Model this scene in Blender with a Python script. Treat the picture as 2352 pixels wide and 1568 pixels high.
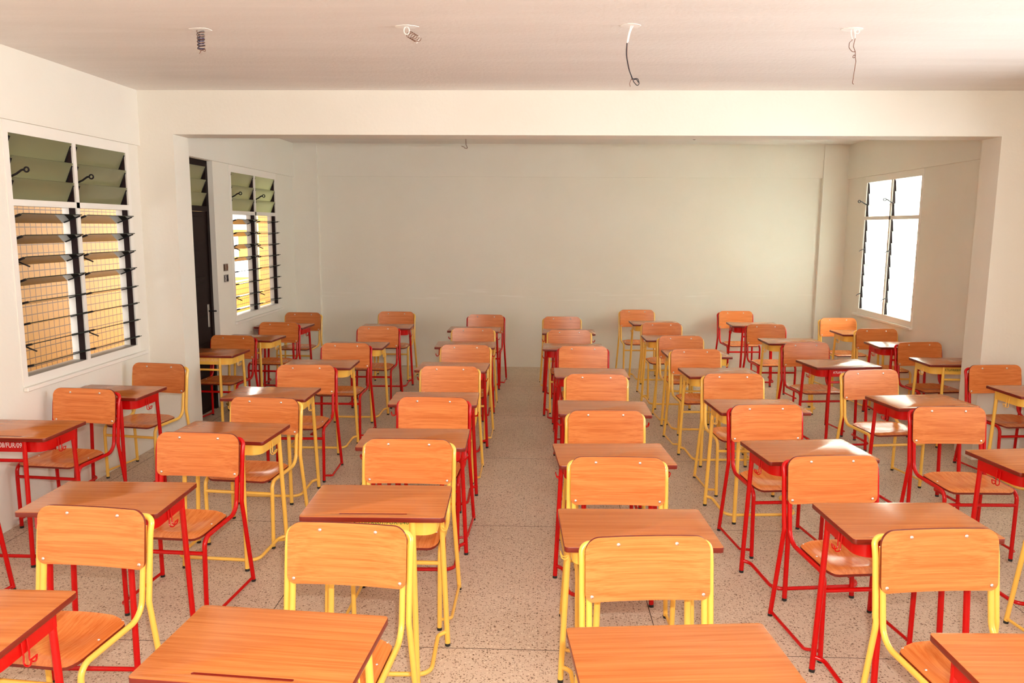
import bpy, bmesh, math, random
from mathutils import Vector, Matrix

random.seed(7)
for o in list(bpy.data.objects):
    bpy.data.objects.remove(o)
SC = bpy.context.scene
COL = SC.collection
PI = math.pi

# ------------------------------------------------------------------ camera
cam_d = bpy.data.cameras.new('camera')
cam = bpy.data.objects.new('camera', cam_d)
COL.objects.link(cam)
SC.camera = cam
F_PX = 1792.4
PITCH, YAW, ROLL = 0.14594, 0.03468, 0.00665
cam_d.sensor_fit = 'HORIZONTAL'
cam_d.sensor_width = 36.0
cam_d.lens = F_PX / 2352 * 36.0
cam_d.clip_start = 0.05
cam_d.clip_end = 200
fw = Vector((-math.sin(YAW) * math.cos(PITCH), math.cos(YAW) * math.cos(PITCH), -math.sin(PITCH)))
rt = Vector((math.cos(YAW), math.sin(YAW), 0))
up = rt.cross(fw)
rt2 = rt * math.cos(ROLL) + up * math.sin(ROLL)
up2 = -rt * math.sin(ROLL) + up * math.cos(ROLL)
m = Matrix((rt2, up2, -fw)).transposed().to_4x4()
m.translation = Vector((0, 0, 1.8))
cam.matrix_world = m

# ------------------------------------------------------------------ colour management
vs = SC.view_settings
vs.view_transform = 'Standard'
vs.look = 'None'
vs.gamma = 1.0
vs.use_curve_mapping = False
vs.exposure = 0.30
SC.cycles.diffuse_bounces = 7
SC.cycles.glossy_bounces = 4
SC.cycles.transmission_bounces = 6
SC.cycles.transparent_max_bounces = 16
SC.cycles.max_bounces = 10
SC.cycles.sample_clamp_indirect = 8.0
SC.cycles.caustics_reflective = False
SC.cycles.caustics_refractive = False

# ------------------------------------------------------------------ sky and daylight
SKY = 4.6
world = bpy.data.worlds.new('sky')
SC.world = world
world.use_nodes = True
bg = world.node_tree.nodes['Background']
bg.inputs[0].default_value = (0.93, 0.98, 1.0, 1)
bg.inputs[1].default_value = SKY


def light(name, kind, loc, power, color=(1, 1, 1), size=0.1, size_y=None, rot=(0, 0, 0), portal=False):
    d = bpy.data.lights.new(name, kind)
    d.energy = power
    d.color = color
    if kind == 'AREA':
        d.shape = 'RECTANGLE'
        d.size = size
        d.size_y = size_y or size
        if portal:
            d.cycles.is_portal = True
    else:
        d.shadow_soft_size = size
    o = bpy.data.objects.new(name, d)
    COL.objects.link(o)
    o.location = loc
    o.rotation_euler = rot
    return o


# geometry of the room (metres): camera at x=0, y=0, z=1.8, looking along +y
XL, XR = -3.130, 3.790
YB, YF = 9.98, -2.6
YP, YP2 = 6.10, 6.363
OL, OR = -2.844, 3.430
ZC, ZB, ZL = 2.818, 2.489, 2.402
WT = 0.105          # wall thickness

# the camera's own flash, a hand's breadth above the lens
light('camera_flash', 'POINT', (0.06, -0.02, 1.96), 225.0, (1.0, 0.975, 0.925), 0.02)
# daylight standing in the windows on the right-hand side
PX = XR + WT + 0.03
for y0, y1, p, c in ((8.05, 9.37, 840.0, (1.0, 0.985, 0.88)), (3.6, 4.92, 185.0, (0.94, 0.98, 1.0)), (0.9, 2.22, 100.0, (0.94, 0.98, 1.0))):
    light('daylight_window', 'AREA', (PX + 0.25, (y0 + y1) / 2, 1.6), p, c, 1.5, y1 - y0, (0, PI / 2, 0))
light('corridor_area_light', 'AREA', (-5.6, 13.4, 1.9), 150.0, (1.0, 1.0, 0.95), 1.6, 1.8, (0, -PI / 2, 0))
light('corridor_area_light', 'AREA', (-5.6, 11.1, 1.9), 125.0, (1.0, 0.99, 0.92), 1.9, 2.3, (0, -PI / 2, 0))  # added lamp at an unseen, invented wall opening, brightens the corridor tiles


# ------------------------------------------------------------------ materials
def new_mat(name):
    mt = bpy.data.materials.new(name)
    mt.use_nodes = True
    nt = mt.node_tree
    return mt, nt, nt.nodes['Principled BSDF']


def N(nt, t, **kw):
    n = nt.nodes.new(t)
    for k, v in kw.items():
        setattr(n, k, v)
    return n


def L(nt, a, b):
    nt.links.new(a, b)


def ramp(nt, fac, stops):
    r = N(nt, 'ShaderNodeValToRGB')
    el = r.color_ramp.elements
    while len(el) < len(stops):
        el.new(0.5)
    for e, (p, c) in zip(el, stops):
        e.position = p
        e.color = (*c, 1)
    L(nt, fac, r.inputs[0])
    return r.outputs[0]


def plain(name, col, rough=0.5, metal=0.0, coat=0.0, spec=0.5):
    mt, nt, b = new_mat(name)
    b.inputs['Base Color'].default_value = (*col, 1)
    b.inputs['Roughness'].default_value = rough
    b.inputs['Metallic'].default_value = metal
    b.inputs['Coat Weight'].default_value = coat
    b.inputs['Coat Roughness'].default_value = 0.08
    b.inputs['Specular IOR Level'].default_value = spec
    return mt


def plaster(name, c1, c2, bump=0.15, scuffs=False, streaks=False):
    mt, nt, b = new_mat(name)
    g = N(nt, 'ShaderNodeNewGeometry')
    n1 = N(nt, 'ShaderNodeTexNoise')
    n1.inputs['Scale'].default_value = 0.9
    n1.inputs['Detail'].default_value = 5
    n1.inputs['Roughness'].default_value = 0.6
    if streaks:
        ms = N(nt, 'ShaderNodeMapping')
        ms.inputs['Scale'].default_value = (0.8, 6.0, 1.0)
        L(nt, g.outputs['Position'], ms.inputs['Vector'])
        L(nt, ms.outputs[0], n1.inputs['Vector'])
    else:
        L(nt, g.outputs['Position'], n1.inputs['Vector'])
    col = ramp(nt, n1.outputs['Fac'], [(0.3, c1), (0.7, c2)])
    if scuffs:
        mp = N(nt, 'ShaderNodeMapping')
        mp.inputs['Scale'].default_value = (1.1, 1.0, 26.0)
        L(nt, g.outputs['Position'], mp.inputs['Vector'])
        n3 = N(nt, 'ShaderNodeTexNoise')
        n3.inputs['Scale'].default_value = 1.6
        n3.inputs['Detail'].default_value = 3
        L(nt, mp.outputs[0], n3.inputs['Vector'])
        sx = N(nt, 'ShaderNodeSeparateXYZ')
        L(nt, g.outputs['Position'], sx.inputs[0])
        a = N(nt, 'ShaderNodeMapRange')
        a.inputs['From Min'].default_value = 0.56
        a.inputs['From Max'].default_value = 0.72
        L(nt, n3.outputs['Fac'], a.inputs['Value'])
        d = N(nt, 'ShaderNodeMath', operation='SUBTRACT')
        L(nt, sx.outputs['Z'], d.inputs[0])
        d.inputs[1].default_value = 0.93
        ab = N(nt, 'ShaderNodeMath', operation='ABSOLUTE')
        L(nt, d.outputs[0], ab.inputs[0])
        band = N(nt, 'ShaderNodeMapRange')
        band.inputs['From Min'].default_value = 0.11
        band.inputs['From Max'].default_value = 0.0
        L(nt, ab.outputs[0], band.inputs['Value'])
        mu = N(nt, 'ShaderNodeMath', operation='MULTIPLY')
        L(nt, a.outputs[0], mu.inputs[0])
        L(nt, band.outputs[0], mu.inputs[1])
        mu2 = N(nt, 'ShaderNodeMath', operation='MULTIPLY')
        L(nt, mu.outputs[0], mu2.inputs[0])
        mu2.inputs[1].default_value = 0.95
        mx = N(nt, 'ShaderNodeMixRGB')
        L(nt, mu2.outputs[0], mx.inputs[0])
        L(nt, col, mx.inputs[1])
        mx.inputs[2].default_value = (0.93, 0.91, 0.86, 1)
        col = mx.outputs[0]
    L(nt, col, b.inputs['Base Color'])
    b.inputs['Roughness'].default_value = 0.62
    b.inputs['Specular IOR Level'].default_value = 0.3
    n2 = N(nt, 'ShaderNodeTexNoise')
    n2.inputs['Scale'].default_value = 38
    n2.inputs['Detail'].default_value = 6
    L(nt, g.outputs['Position'], n2.inputs['Vector'])
    bp = N(nt, 'ShaderNodeBump')
    bp.inputs['Strength'].default_value = bump
    bp.inputs['Distance'].default_value = 0.01
    L(nt, n2.outputs['Fac'], bp.inputs['Height'])
    L(nt, bp.outputs[0], b.inputs['Normal'])
    return mt


def terrazzo(name):
    mt, nt, b = new_mat(name)
    g = N(nt, 'ShaderNodeNewGeometry')
    pos = g.outputs['Position']
    n1 = N(nt, 'ShaderNodeTexNoise')
    n1.inputs['Scale'].default_value = 1.3
    n1.inputs['Detail'].default_value = 6
    L(nt, pos, n1.inputs['Vector'])
    base = ramp(nt, n1.outputs['Fac'], [(0.3, (0.56, 0.43, 0.32)), (0.7, (0.68, 0.545, 0.425))])
    # chips of two sizes
    warp = N(nt, 'ShaderNodeTexNoise')
    warp.inputs['Scale'].default_value = 60
    L(nt, pos, warp.inputs['Vector'])
    add = N(nt, 'ShaderNodeMixRGB', blend_type='ADD')
    add.inputs[0].default_value = 0.012
    L(nt, pos, add.inputs[1])
    L(nt, warp.outputs['Color'], add.inputs[2])
    col = base
    for sc, thr, c, off in ((52, 0.28, (0.20, 0.125, 0.08), 0), (85, 0.34, (0.25, 0.165, 0.11), 3.3), (125, 0.36, (0.28, 0.19, 0.125), 5.1), (60, 0.30, (0.72, 0.62, 0.49), 7.7)):
        mp = N(nt, 'ShaderNodeMapping')
        mp.inputs['Location'].default_value = (off, off * 1.3, 0)
        L(nt, add.outputs[0], mp.inputs['Vector'])
        v = N(nt, 'ShaderNodeTexVoronoi')
        v.inputs['Scale'].default_value = sc
        L(nt, mp.outputs[0], v.inputs['Vector'])
        lt = N(nt, 'ShaderNodeMapRange')
        lt.inputs['From Min'].default_value = thr
        lt.inputs['From Max'].default_value = thr - 0.08
        L(nt, v.outputs['Distance'], lt.inputs['Value'])
        sp = N(nt, 'ShaderNodeSeparateColor')
        L(nt, v.outputs['Color'], sp.inputs[0])
        pick = N(nt, 'ShaderNodeMath', operation='GREATER_THAN')
        L(nt, sp.outputs[0], pick.inputs[0])
        pick.inputs[1].default_value = 0.55
        mu = N(nt, 'ShaderNodeMath', operation='MULTIPLY')
        L(nt, lt.outputs[0], mu.inputs[0])
        L(nt, pick.outputs[0], mu.inputs[1])
        mx = N(nt, 'ShaderNodeMixRGB')
        L(nt, mu.outputs[0], mx.inputs[0])
        L(nt, col, mx.inputs[1])
        mx.inputs[2].default_value = (*c, 1)
        col = mx.outputs[0]
    # divider strips: 1.78 m across, 1.40 m deep
    s = N(nt, 'ShaderNodeSeparateXYZ')
    L(nt, pos, s.inputs[0])
    masks = []
    for ax, off, per in (('X', 0.54, 1.78), ('Y', 4.53, 1.40)):
        a = N(nt, 'ShaderNodeMath', operation='SUBTRACT')
        L(nt, s.outputs[ax], a.inputs[0])
        a.inputs[1].default_value = off - per * 20.5
        md = N(nt, 'ShaderNodeMath', operation='MODULO')
        L(nt, a.outputs[0], md.inputs[0])
        md.inputs[1].default_value = per
        d = N(nt, 'ShaderNodeMath', operation='SUBTRACT')
        L(nt, md.outputs[0], d.inputs[0])
        d.inputs[1].default_value = per / 2
        ab = N(nt, 'ShaderNodeMath', operation='ABSOLUTE')
        L(nt, d.outputs[0], ab.inputs[0])
        lt = N(nt, 'ShaderNodeMath', operation='LESS_THAN')
        L(nt, ab.outputs[0], lt.inputs[0])
        lt.inputs[1].default_value = 0.0022
        masks.append(lt.outputs[0])
    mm = N(nt, 'ShaderNodeMath', operation='MAXIMUM')
    L(nt, masks[0], mm.inputs[0])
    L(nt, masks[1], mm.inputs[1])
    mx = N(nt, 'ShaderNodeMixRGB')
    L(nt, mm.outputs[0], mx.inputs[0])
    L(nt, col, mx.inputs[1])
    mx.inputs[2].default_value = (0.09, 0.055, 0.035, 1)
    L(nt, mx.outputs[0], b.inputs['Base Color'])
    b.inputs['Roughness'].default_value = 0.55
    b.inputs['Specular IOR Level'].default_value = 0.35
    return mt


def wood(name, along, across, light_c, dark_c, rough=0.28):
    mt, nt, b = new_mat(name)
    tc = N(nt, 'ShaderNodeTexCoord')
    oi = N(nt, 'ShaderNodeObjectInfo')
    mp = N(nt, 'ShaderNodeMapping')
    sc = [22.0, 22.0, 22.0]
    sc['xyz'.index(along)] = 0.45
    mp.inputs['Scale'].default_value = sc
    L(nt, tc.outputs['Object'], mp.inputs['Vector'])
    rnd = N(nt, 'ShaderNodeVectorMath', operation='SCALE')
    rnd.inputs[0].default_value = (37.0, 53.0, 41.0)
    L(nt, oi.outputs['Random'], rnd.inputs['Scale'])
    ad = N(nt, 'ShaderNodeVectorMath', operation='ADD')
    L(nt, mp.outputs[0], ad.inputs[0])
    L(nt, rnd.outputs[0], ad.inputs[1])
    # slow bend of the grain
    n0 = N(nt, 'ShaderNodeTexNoise')
    n0.inputs['Scale'].default_value = 0.32
    n0.inputs['Detail'].default_value = 1
    L(nt, ad.outputs[0], n0.inputs['Vector'])
    sc2 = N(nt, 'ShaderNodeVectorMath', operation='SCALE')
    L(nt, n0.outputs['Color'], sc2.inputs[0])
    sc2.inputs['Scale'].default_value = 1.7
    ad2 = N(nt, 'ShaderNodeVectorMath', operation='ADD')
    L(nt, ad.outputs[0], ad2.inputs[0])
    L(nt, sc2.outputs[0], ad2.inputs[1])
    n1 = N(nt, 'ShaderNodeTexNoise')
    n1.inputs['Scale'].default_value = 2.8
    n1.inputs['Detail'].default_value = 5
    n1.inputs['Roughness'].default_value = 0.62
    L(nt, ad2.outputs[0], n1.inputs['Vector'])
    n2 = N(nt, 'ShaderNodeTexNoise')
    n2.inputs['Scale'].default_value = 11
    n2.inputs['Detail'].default_value = 3
    L(nt, ad2.outputs[0], n2.inputs['Vector'])
    mixf = N(nt, 'ShaderNodeMixRGB')
    mixf.inputs[0].default_value = 0.35
    L(nt, n1.outputs['Fac'], mixf.inputs[1])
    L(nt, n2.outputs['Fac'], mixf.inputs[2])
    col = ramp(nt, mixf.outputs[0], [(0.38, dark_c), (0.60, light_c)])
    hs = N(nt, 'ShaderNodeHueSaturation')
    vr = N(nt, 'ShaderNodeMapRange')
    vr.inputs['To Min'].default_value = 0.90
    vr.inputs['To Max'].default_value = 1.08
    L(nt, oi.outputs['Random'], vr.inputs['Value'])
    L(nt, vr.outputs[0], hs.inputs['Value'])
    L(nt, col, hs.inputs['Color'])
    L(nt, hs.outputs[0], b.inputs['Base Color'])
    b.inputs['Roughness'].default_value = rough
    b.inputs['Specular IOR Level'].default_value = 0.5
    return mt


def tile(name, col, joint, w, h):
    mt, nt, b = new_mat(name)
    g = N(nt, 'ShaderNodeNewGeometry')
    s = N(nt, 'ShaderNodeSeparateXYZ')
    L(nt, g.outputs['Position'], s.inputs[0])
    addxy = N(nt, 'ShaderNodeMath', operation='ADD')
    L(nt, s.outputs['X'], addxy.inputs[0])
    L(nt, s.outputs['Y'], addxy.inputs[1])
    masks = []
    for src, per in ((addxy.outputs[0], w), (s.outputs['Z'], h)):
        a = N(nt, 'ShaderNodeMath', operation='ADD')
        L(nt, src, a.inputs[0])
        a.inputs[1].default_value = 50 * per
        md = N(nt, 'ShaderNodeMath', operation='MODULO')
        L(nt, a.outputs[0], md.inputs[0])
        md.inputs[1].default_value = per
        lt = N(nt, 'ShaderNodeMath', operation='LESS_THAN')
        L(nt, md.outputs[0], lt.inputs[0])
        lt.inputs[1].default_value = 0.009
        masks.append(lt.outputs[0])
    mm = N(nt, 'ShaderNodeMath', operation='MAXIMUM')
    L(nt, masks[0], mm.inputs[0])
    L(nt, masks[1], mm.inputs[1])
    mx = N(nt, 'ShaderNodeMixRGB')
    L(nt, mm.outputs[0], mx.inputs[0])
    mx.inputs[1].default_value = (*col, 1)
    mx.inputs[2].default_value = (*joint, 1)
    L(nt, mx.outputs[0], b.inputs['Base Color'])
    b.inputs['Roughness'].default_value = 0.35
    return mt


def glass_mat(name, tint, trans_w, rough):
    """obscured louvre glass: part see-through, part scattering, with a reflective face"""
    mt, nt, b = new_mat(name)
    out = nt.nodes['Material Output']
    nt.nodes.remove(b)
    tr = N(nt, 'ShaderNodeBsdfTransparent')
    tr.inputs[0].default_value = (*tint, 1)
    tl = N(nt, 'ShaderNodeBsdfTranslucent')
    tl.inputs[0].default_value = (*tint, 1)
    df = N(nt, 'ShaderNodeBsdfDiffuse')
    df.inputs[0].default_value = (*[c * 0.6 for c in tint], 1)
    m0 = N(nt, 'ShaderNodeMixShader')
    m0.inputs[0].default_value = 0.25
    L(nt, tl.outputs[0], m0.inputs[1])
    L(nt, df.outputs[0], m0.inputs[2])
    m1 = N(nt, 'ShaderNodeMixShader')
    m1.inputs[0].default_value = trans_w
    L(nt, m0.outputs[0], m1.inputs[1])
    L(nt, tr.outputs[0], m1.inputs[2])
    gl = N(nt, 'ShaderNodeBsdfGlossy')
    gl.inputs['Roughness'].default_value = rough
    fr = N(nt, 'ShaderNodeFresnel')
    fr.inputs[0].default_value = 1.45
    m2 = N(nt, 'ShaderNodeMixShader')
    L(nt, fr.outputs[0], m2.inputs[0])
    L(nt, m1.outputs[0], m2.inputs[1])
    L(nt, gl.outputs[0], m2.inputs[2])
    L(nt, m2.outputs[0], out.inputs[0])
    return mt


M_wall = plaster('cream_wall_paint', (0.79, 0.755, 0.675), (0.83, 0.80, 0.73), 0.12)
M_backwall = plaster('scuffed_cream_paint', (0.79, 0.755, 0.675), (0.83, 0.80, 0.73), 0.10, True)
M_ceil = plaster('ceiling_paint', (0.76, 0.725, 0.69), (0.82, 0.79, 0.76), 0.3, streaks=True)
M_floor = terrazzo('terrazzo_floor')
M_trim = plain('white_painted_frame', (0.84, 0.80, 0.74), 0.42)
WL, WD = (0.74, 0.25, 0.068), (0.58, 0.145, 0.028)
M_panel = wood('beech_panel_grain_across', 'x', 'z', WL, WD)
M_seat = wood('beech_seat_grain_deep', 'y', 'x', WL, WD, 0.22)
M_top = wood('beech_laminate_top', 'x', 'y', (0.55, 0.178, 0.042), (0.42, 0.108, 0.019), 0.20)
M_edge = plain('red_brown_varnished_edge', (0.17, 0.012, 0.005), 0.32, coat=0.0)
M_groove = plain('red_brown_groove', (0.22, 0.02, 0.008), 0.4)
M_red = plain('red_frame_paint', (0.54, 0.0015, 0.002), 0.24, coat=0.0, spec=0.4)
M_yel = plain('yellow_frame_paint', (0.90, 0.54, 0.09), 0.28, coat=0.5)
M_cap = plain('black_rubber', (0.012, 0.012, 0.012), 0.6)
M_screw = plain('zinc_screw', (0.82, 0.82, 0.82), 0.30, metal=1.0)
M_black = plain('black_plastic', (0.010, 0.008, 0.009), 0.5, spec=0.2)
M_chan = plain('dark_brown_channel', (0.022, 0.010, 0.010), 0.6, spec=0.15)
M_door = plain('dark_brown_door_paint', (0.012, 0.005, 0.004), 0.6, spec=0.12)
M_steel = plain('brushed_steel', (0.45, 0.42, 0.38), 0.35, metal=1.0)
M_white = plain('white_plaster', (0.88, 0.86, 0.83), 0.6)
M_wireblk = plain('black_wire', (0.02, 0.02, 0.03), 0.4)
M_wirebrn = plain('brown_wire', (0.17, 0.06, 0.025), 0.4)
M_wireblu = plain('blue_wire', (0.03, 0.04, 0.16), 0.4)
M_wirewht = plain('white_wire', (0.85, 0.85, 0.83), 0.4)
M_whpaint = plain('white_lettering_paint', (0.90, 0.82, 0.78), 0.5)
M_grpaint = plain('green_lettering_ink', (0.05, 0.22, 0.03), 0.5)
M_dkgreen = plain('dark_green_lettering_ink', (0.03, 0.07, 0.015), 0.5)
M_fadepaint = plain('faded_white_lettering', (0.90, 0.55, 0.28), 0.5)
M_tile = tile('ochre_tile', (0.60, 0.30, 0.040), (0.12, 0.055, 0.015), 0.088, 0.088)
M_outwhite = plain('outside_white_render', (0.85, 0.84, 0.82), 0.7)
M_glass_open = glass_mat('green_tinted_louvre_glass', (0.085, 0.13, 0.095), 0.22, 0.08)
M_glass_obs = glass_mat('obscured_louvre_glass', (0.88, 0.92, 0.64), 0.25, 0.15)
M_glass_lit = glass_mat('clear_obscured_louvre_glass', (0.84, 0.89, 0.86), 0.12, 0.10)


# ------------------------------------------------------------------ mesh helpers
def finish(name, bm, mat, parent=None, smooth=True, mats=None, angle=40):
    me = bpy.data.meshes.new(name)
    bmesh.ops.recalc_face_normals(bm, faces=bm.faces[:])
    bm.to_mesh(me)
    bm.free()
    for mm in (mats or [mat]):
        me.materials.append(mm)
    if smooth:
        me.polygons.foreach_set('use_smooth', [True] * len(me.polygons))
        try:
            me.set_sharp_from_angle(angle=math.radians(angle))
        except Exception:
            pass
    o = bpy.data.objects.new(name, me)
    COL.objects.link(o)
    if parent:
        o.parent = parent
    return o


def box(bm, x0, x1, y0, y1, z0, z1, mi=0):
    v = [bm.verts.new((x, y, z)) for x in (x0, x1) for y in (y0, y1) for z in (z0, z1)]
    for f in ((0, 1, 3, 2), (4, 6, 7, 5), (0, 4, 5, 1), (2, 3, 7, 6), (0, 2, 6, 4), (1, 5, 7, 3)):
        bm.faces.new([v[i] for i in f]).material_index = mi


def bevel_all(bm, r, seg=2):
    bmesh.ops.bevel(bm, geom=bm.edges[:], offset=r, segments=seg, profile=0.6, affect='EDGES')


def fillet(pts, rad, seg=6):
    """polyline with rounded corners; rad is one radius or one per inner point"""
    P = [Vector(p) for p in pts]
    out = [P[0]]
    for i in range(1, len(P) - 1):
        r = rad[i - 1] if isinstance(rad, (list, tuple)) else rad
        a, b, c = P[i - 1], P[i], P[i + 1]
        u, w = (a - b), (c - b)
        lu, lw = u.length, w.length
        u.normalize()
        w.normalize()
        ang = u.angle(w)
        if ang > PI - 0.02 or r <= 0:
            out.append(b)
            continue
        t = min(r / math.tan(ang / 2), lu * 0.49, lw * 0.49)
        rr = t * math.tan(ang / 2)
        bis = (u + w).normalized()
        cen = b + bis * (rr / math.sin(ang / 2))
        s, e = b + u * t - cen, b + w * t - cen
        tot = s.angle(e)
        for k in range(seg + 1):
            f = k / seg
            if tot > 1e-4:
                q = (s * math.sin((1 - f) * tot) + e * math.sin(f * tot)) / math.sin(tot)
            else:
                q = s
            out.append(cen + q)
    out.append(P[-1])
    return out


def tube(bm, pts, r, seg=10, cap=True, mi=0):
    P = [Vector(p) for p in pts]
    T = []
    for i in range(len(P)):
        a = P[max(i - 1, 0)]
        b = P[min(i + 1, len(P) - 1)]
        T.append((b - a).normalized())
    ref = Vector((0, 0, 1)) if abs(T[0].z) < 0.9 else Vector((1, 0, 0))
    n = T[0].cross(ref).normalized()
    rings = []
    for i, p in enumerate(P):
        if i:
            n = (n - T[i] * n.dot(T[i]))
            if n.length < 1e-6:
                n = T[i].orthogonal()
            n.normalize()
        bi = T[i].cross(n)
        rings.append([bm.verts.new(p + (n * math.cos(2 * PI * k / seg) + bi * math.sin(2 * PI * k / seg)) * r) for k in range(seg)])
    for a, b in zip(rings, rings[1:]):
        for k in range(seg):
            bm.faces.new((a[k], a[(k + 1) % seg], b[(k + 1) % seg], b[k])).material_index = mi
    if cap:
        bm.faces.new(rings[0][::-1]).material_index = mi
        bm.faces.new(rings[-1]).material_index = mi


def tube_obj(name, pts, r, mat, parent, seg=10):
    bm = bmesh.new()
    tube(bm, pts, r, seg)
    return finish(name, bm, mat, parent)


def empty(name, loc=(0, 0, 0), rz=0.0):
    o = bpy.data.objects.new(name, None)
    COL.objects.link(o)
    o.empty_display_size = 0.1
    o.location = loc
    o.rotation_euler = (0, 0, rz)
    return o


def tag(o, label=None, cat=None, group=None, kind=None):
    if label:
        o['label'] = label
    if cat:
        o['category'] = cat
    if group:
        o['group'] = group
    if kind:
        o['kind'] = kind
    return o


KIDS = {}


def kids(o):
    return [c for c in o.children]


def copy_tree(o, parent=None):
    c = o.copy()
    COL.objects.link(c)
    c.parent = parent
    for ch in KIDS.get(o.name, ()):
        copy_tree(bpy.data.objects[ch], c)
    return c


def index_tree(o):
    ch = list(o.children)
    KIDS[o.name] = [c.name for c in ch]
    for c in ch:
        index_tree(c)


def rounded(hw, hd, rs, seg=6, cy=0.0):
    """outline of a rounded rectangle; rs = radii at (-,-),(+,-),(+,+),(-,+)"""
    out = []
    for (sx, sy), r, a0 in zip(((-1, -1), (1, -1), (1, 1), (-1, 1)), rs, (PI, 1.5 * PI, 0, 0.5 * PI)):
        cx, c2 = sx * (hw - r), sy * (hd - r)
        for k in range(seg + 1):
            a = a0 + k / seg * PI / 2
            out.append((cx + r * math.cos(a), cy + c2 + r * math.sin(a)))
    return out


# ------------------------------------------------------------------ the school chair
SCREW_BM = None


def screw(name, loc, nrm, parent, r=0.0068):
    bm = bmesh.new()
    nrm = Vector(nrm).normalized()
    q = nrm.to_track_quat('Z', 'Y')
    rings = []
    for rr, h in ((r, 0.0), (r * 0.95, 0.0016), (r * 0.6, 0.0032)):
        rings.append([bm.verts.new(Vector(loc) + q @ Vector((rr * math.cos(k * PI / 5), rr * math.sin(k * PI / 5), h))) for k in range(10)])
    top = bm.verts.new(Vector(loc) + q @ Vector((0, 0, 0.0038)))
    for a, b in zip(rings, rings[1:]):
        for k in range(10):
            bm.faces.new((a[k], a[(k + 1) % 10], b[(k + 1) % 10], b[k]))
    for k in range(10):
        bm.faces.new((rings[-1][k], rings[-1][(k + 1) % 10], top))
    bm.faces.new(rings[0][::-1])
    return finish(name, bm, M_screw, parent, angle=60)


def panel_y(x, z):
    return -0.018 + 0.111 * (z - 0.579) + 0.004 - 0.27 * x * x - 0.002


def make_backrest(root):
    """curved plywood back: outline in x-z, rounded more at the top"""
    bm = bmesh.new()
    z0, z1, hw = 0.560, 0.776, 0.2115
    cz = (z0 + z1) / 2
    out = rounded(hw, (z1 - z0) / 2, (0.030, 0.030, 0.048, 0.048), 6, cz)
    # fill as rows: for columns of x sample top and bottom of the outline
    xs = sorted(set([round(p[0], 5) for p in out] + [round(-hw + 2 * hw * k / 20, 5) for k in range(21)]))

    def span(x):
        lo, hi = z0, z1
        for r, top in ((0.030, False), (0.048, True)):
            d = abs(x) - (hw - r)
            if d > 0:
                e = r - math.sqrt(max(r * r - d * d, 0))
                if top:
                    hi = z1 - e
                else:
                    lo = z0 + e
        return lo, hi
    t = 0.0105
    front, back = [], []
    nz = 4
    for x in xs:
        lo, hi = span(x)
        f, b = [], []
        for k in range(nz + 1):
            z = lo + (hi - lo) * k / nz
            y = panel_y(x, z)
            f.append(bm.verts.new((x, y, z)))
            b.append(bm.verts.new((x, y + t, z)))
        front.append(f)
        back.append(b)
    n = len(xs)
    for i in range(n - 1):
        for k in range(nz):
            bm.faces.new((front[i][k], front[i + 1][k], front[i + 1][k + 1], front[i][k + 1]))
            bm.faces.new((back[i][k], back[i][k + 1], back[i + 1][k + 1], back[i + 1][k]))
        bm.faces.new((front[i][0], back[i][0], back[i + 1][0], front[i + 1][0])).material_index = 1
        bm.faces.new((front[i][nz], front[i + 1][nz], back[i + 1][nz], back[i][nz])).material_index = 1
    for i in (0, n - 1):
        for k in range(nz):
            bm.faces.new((front[i][k], front[i][k + 1], back[i][k + 1], back[i][k])).material_index = 1
    o = finish('backrest', bm, None, root, mats=[M_panel, M_edge])
    for x, z in ((-0.0993, 0.750), (0.0993, 0.750), (-0.1895, 0.579), (0.1895, 0.579)):
        screw('screw', (x, panel_y(x, z), z), (-0.0 + 0.92 * x, -1, 0.11), o)
    return o


def seat_z(u, v):
    """u across -1..1, v from back (0) to front (1)"""
    z = 0.4015
    w = max(0.0, 1 - (u / 0.82) ** 2)
    dish = math.exp(-((v - 0.45) / 0.26) ** 2)
    z -= 0.016 * w * dish
    z += 0.004 * w * math.exp(-((v - 0.86) / 0.12) ** 2)
    if v > 0.88:
        z -= 0.010 * ((v - 0.88) / 0.12) ** 2
    if v < 0.15:
        z += 0.006 * ((0.15 - v) / 0.15) ** 2
    return z


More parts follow.
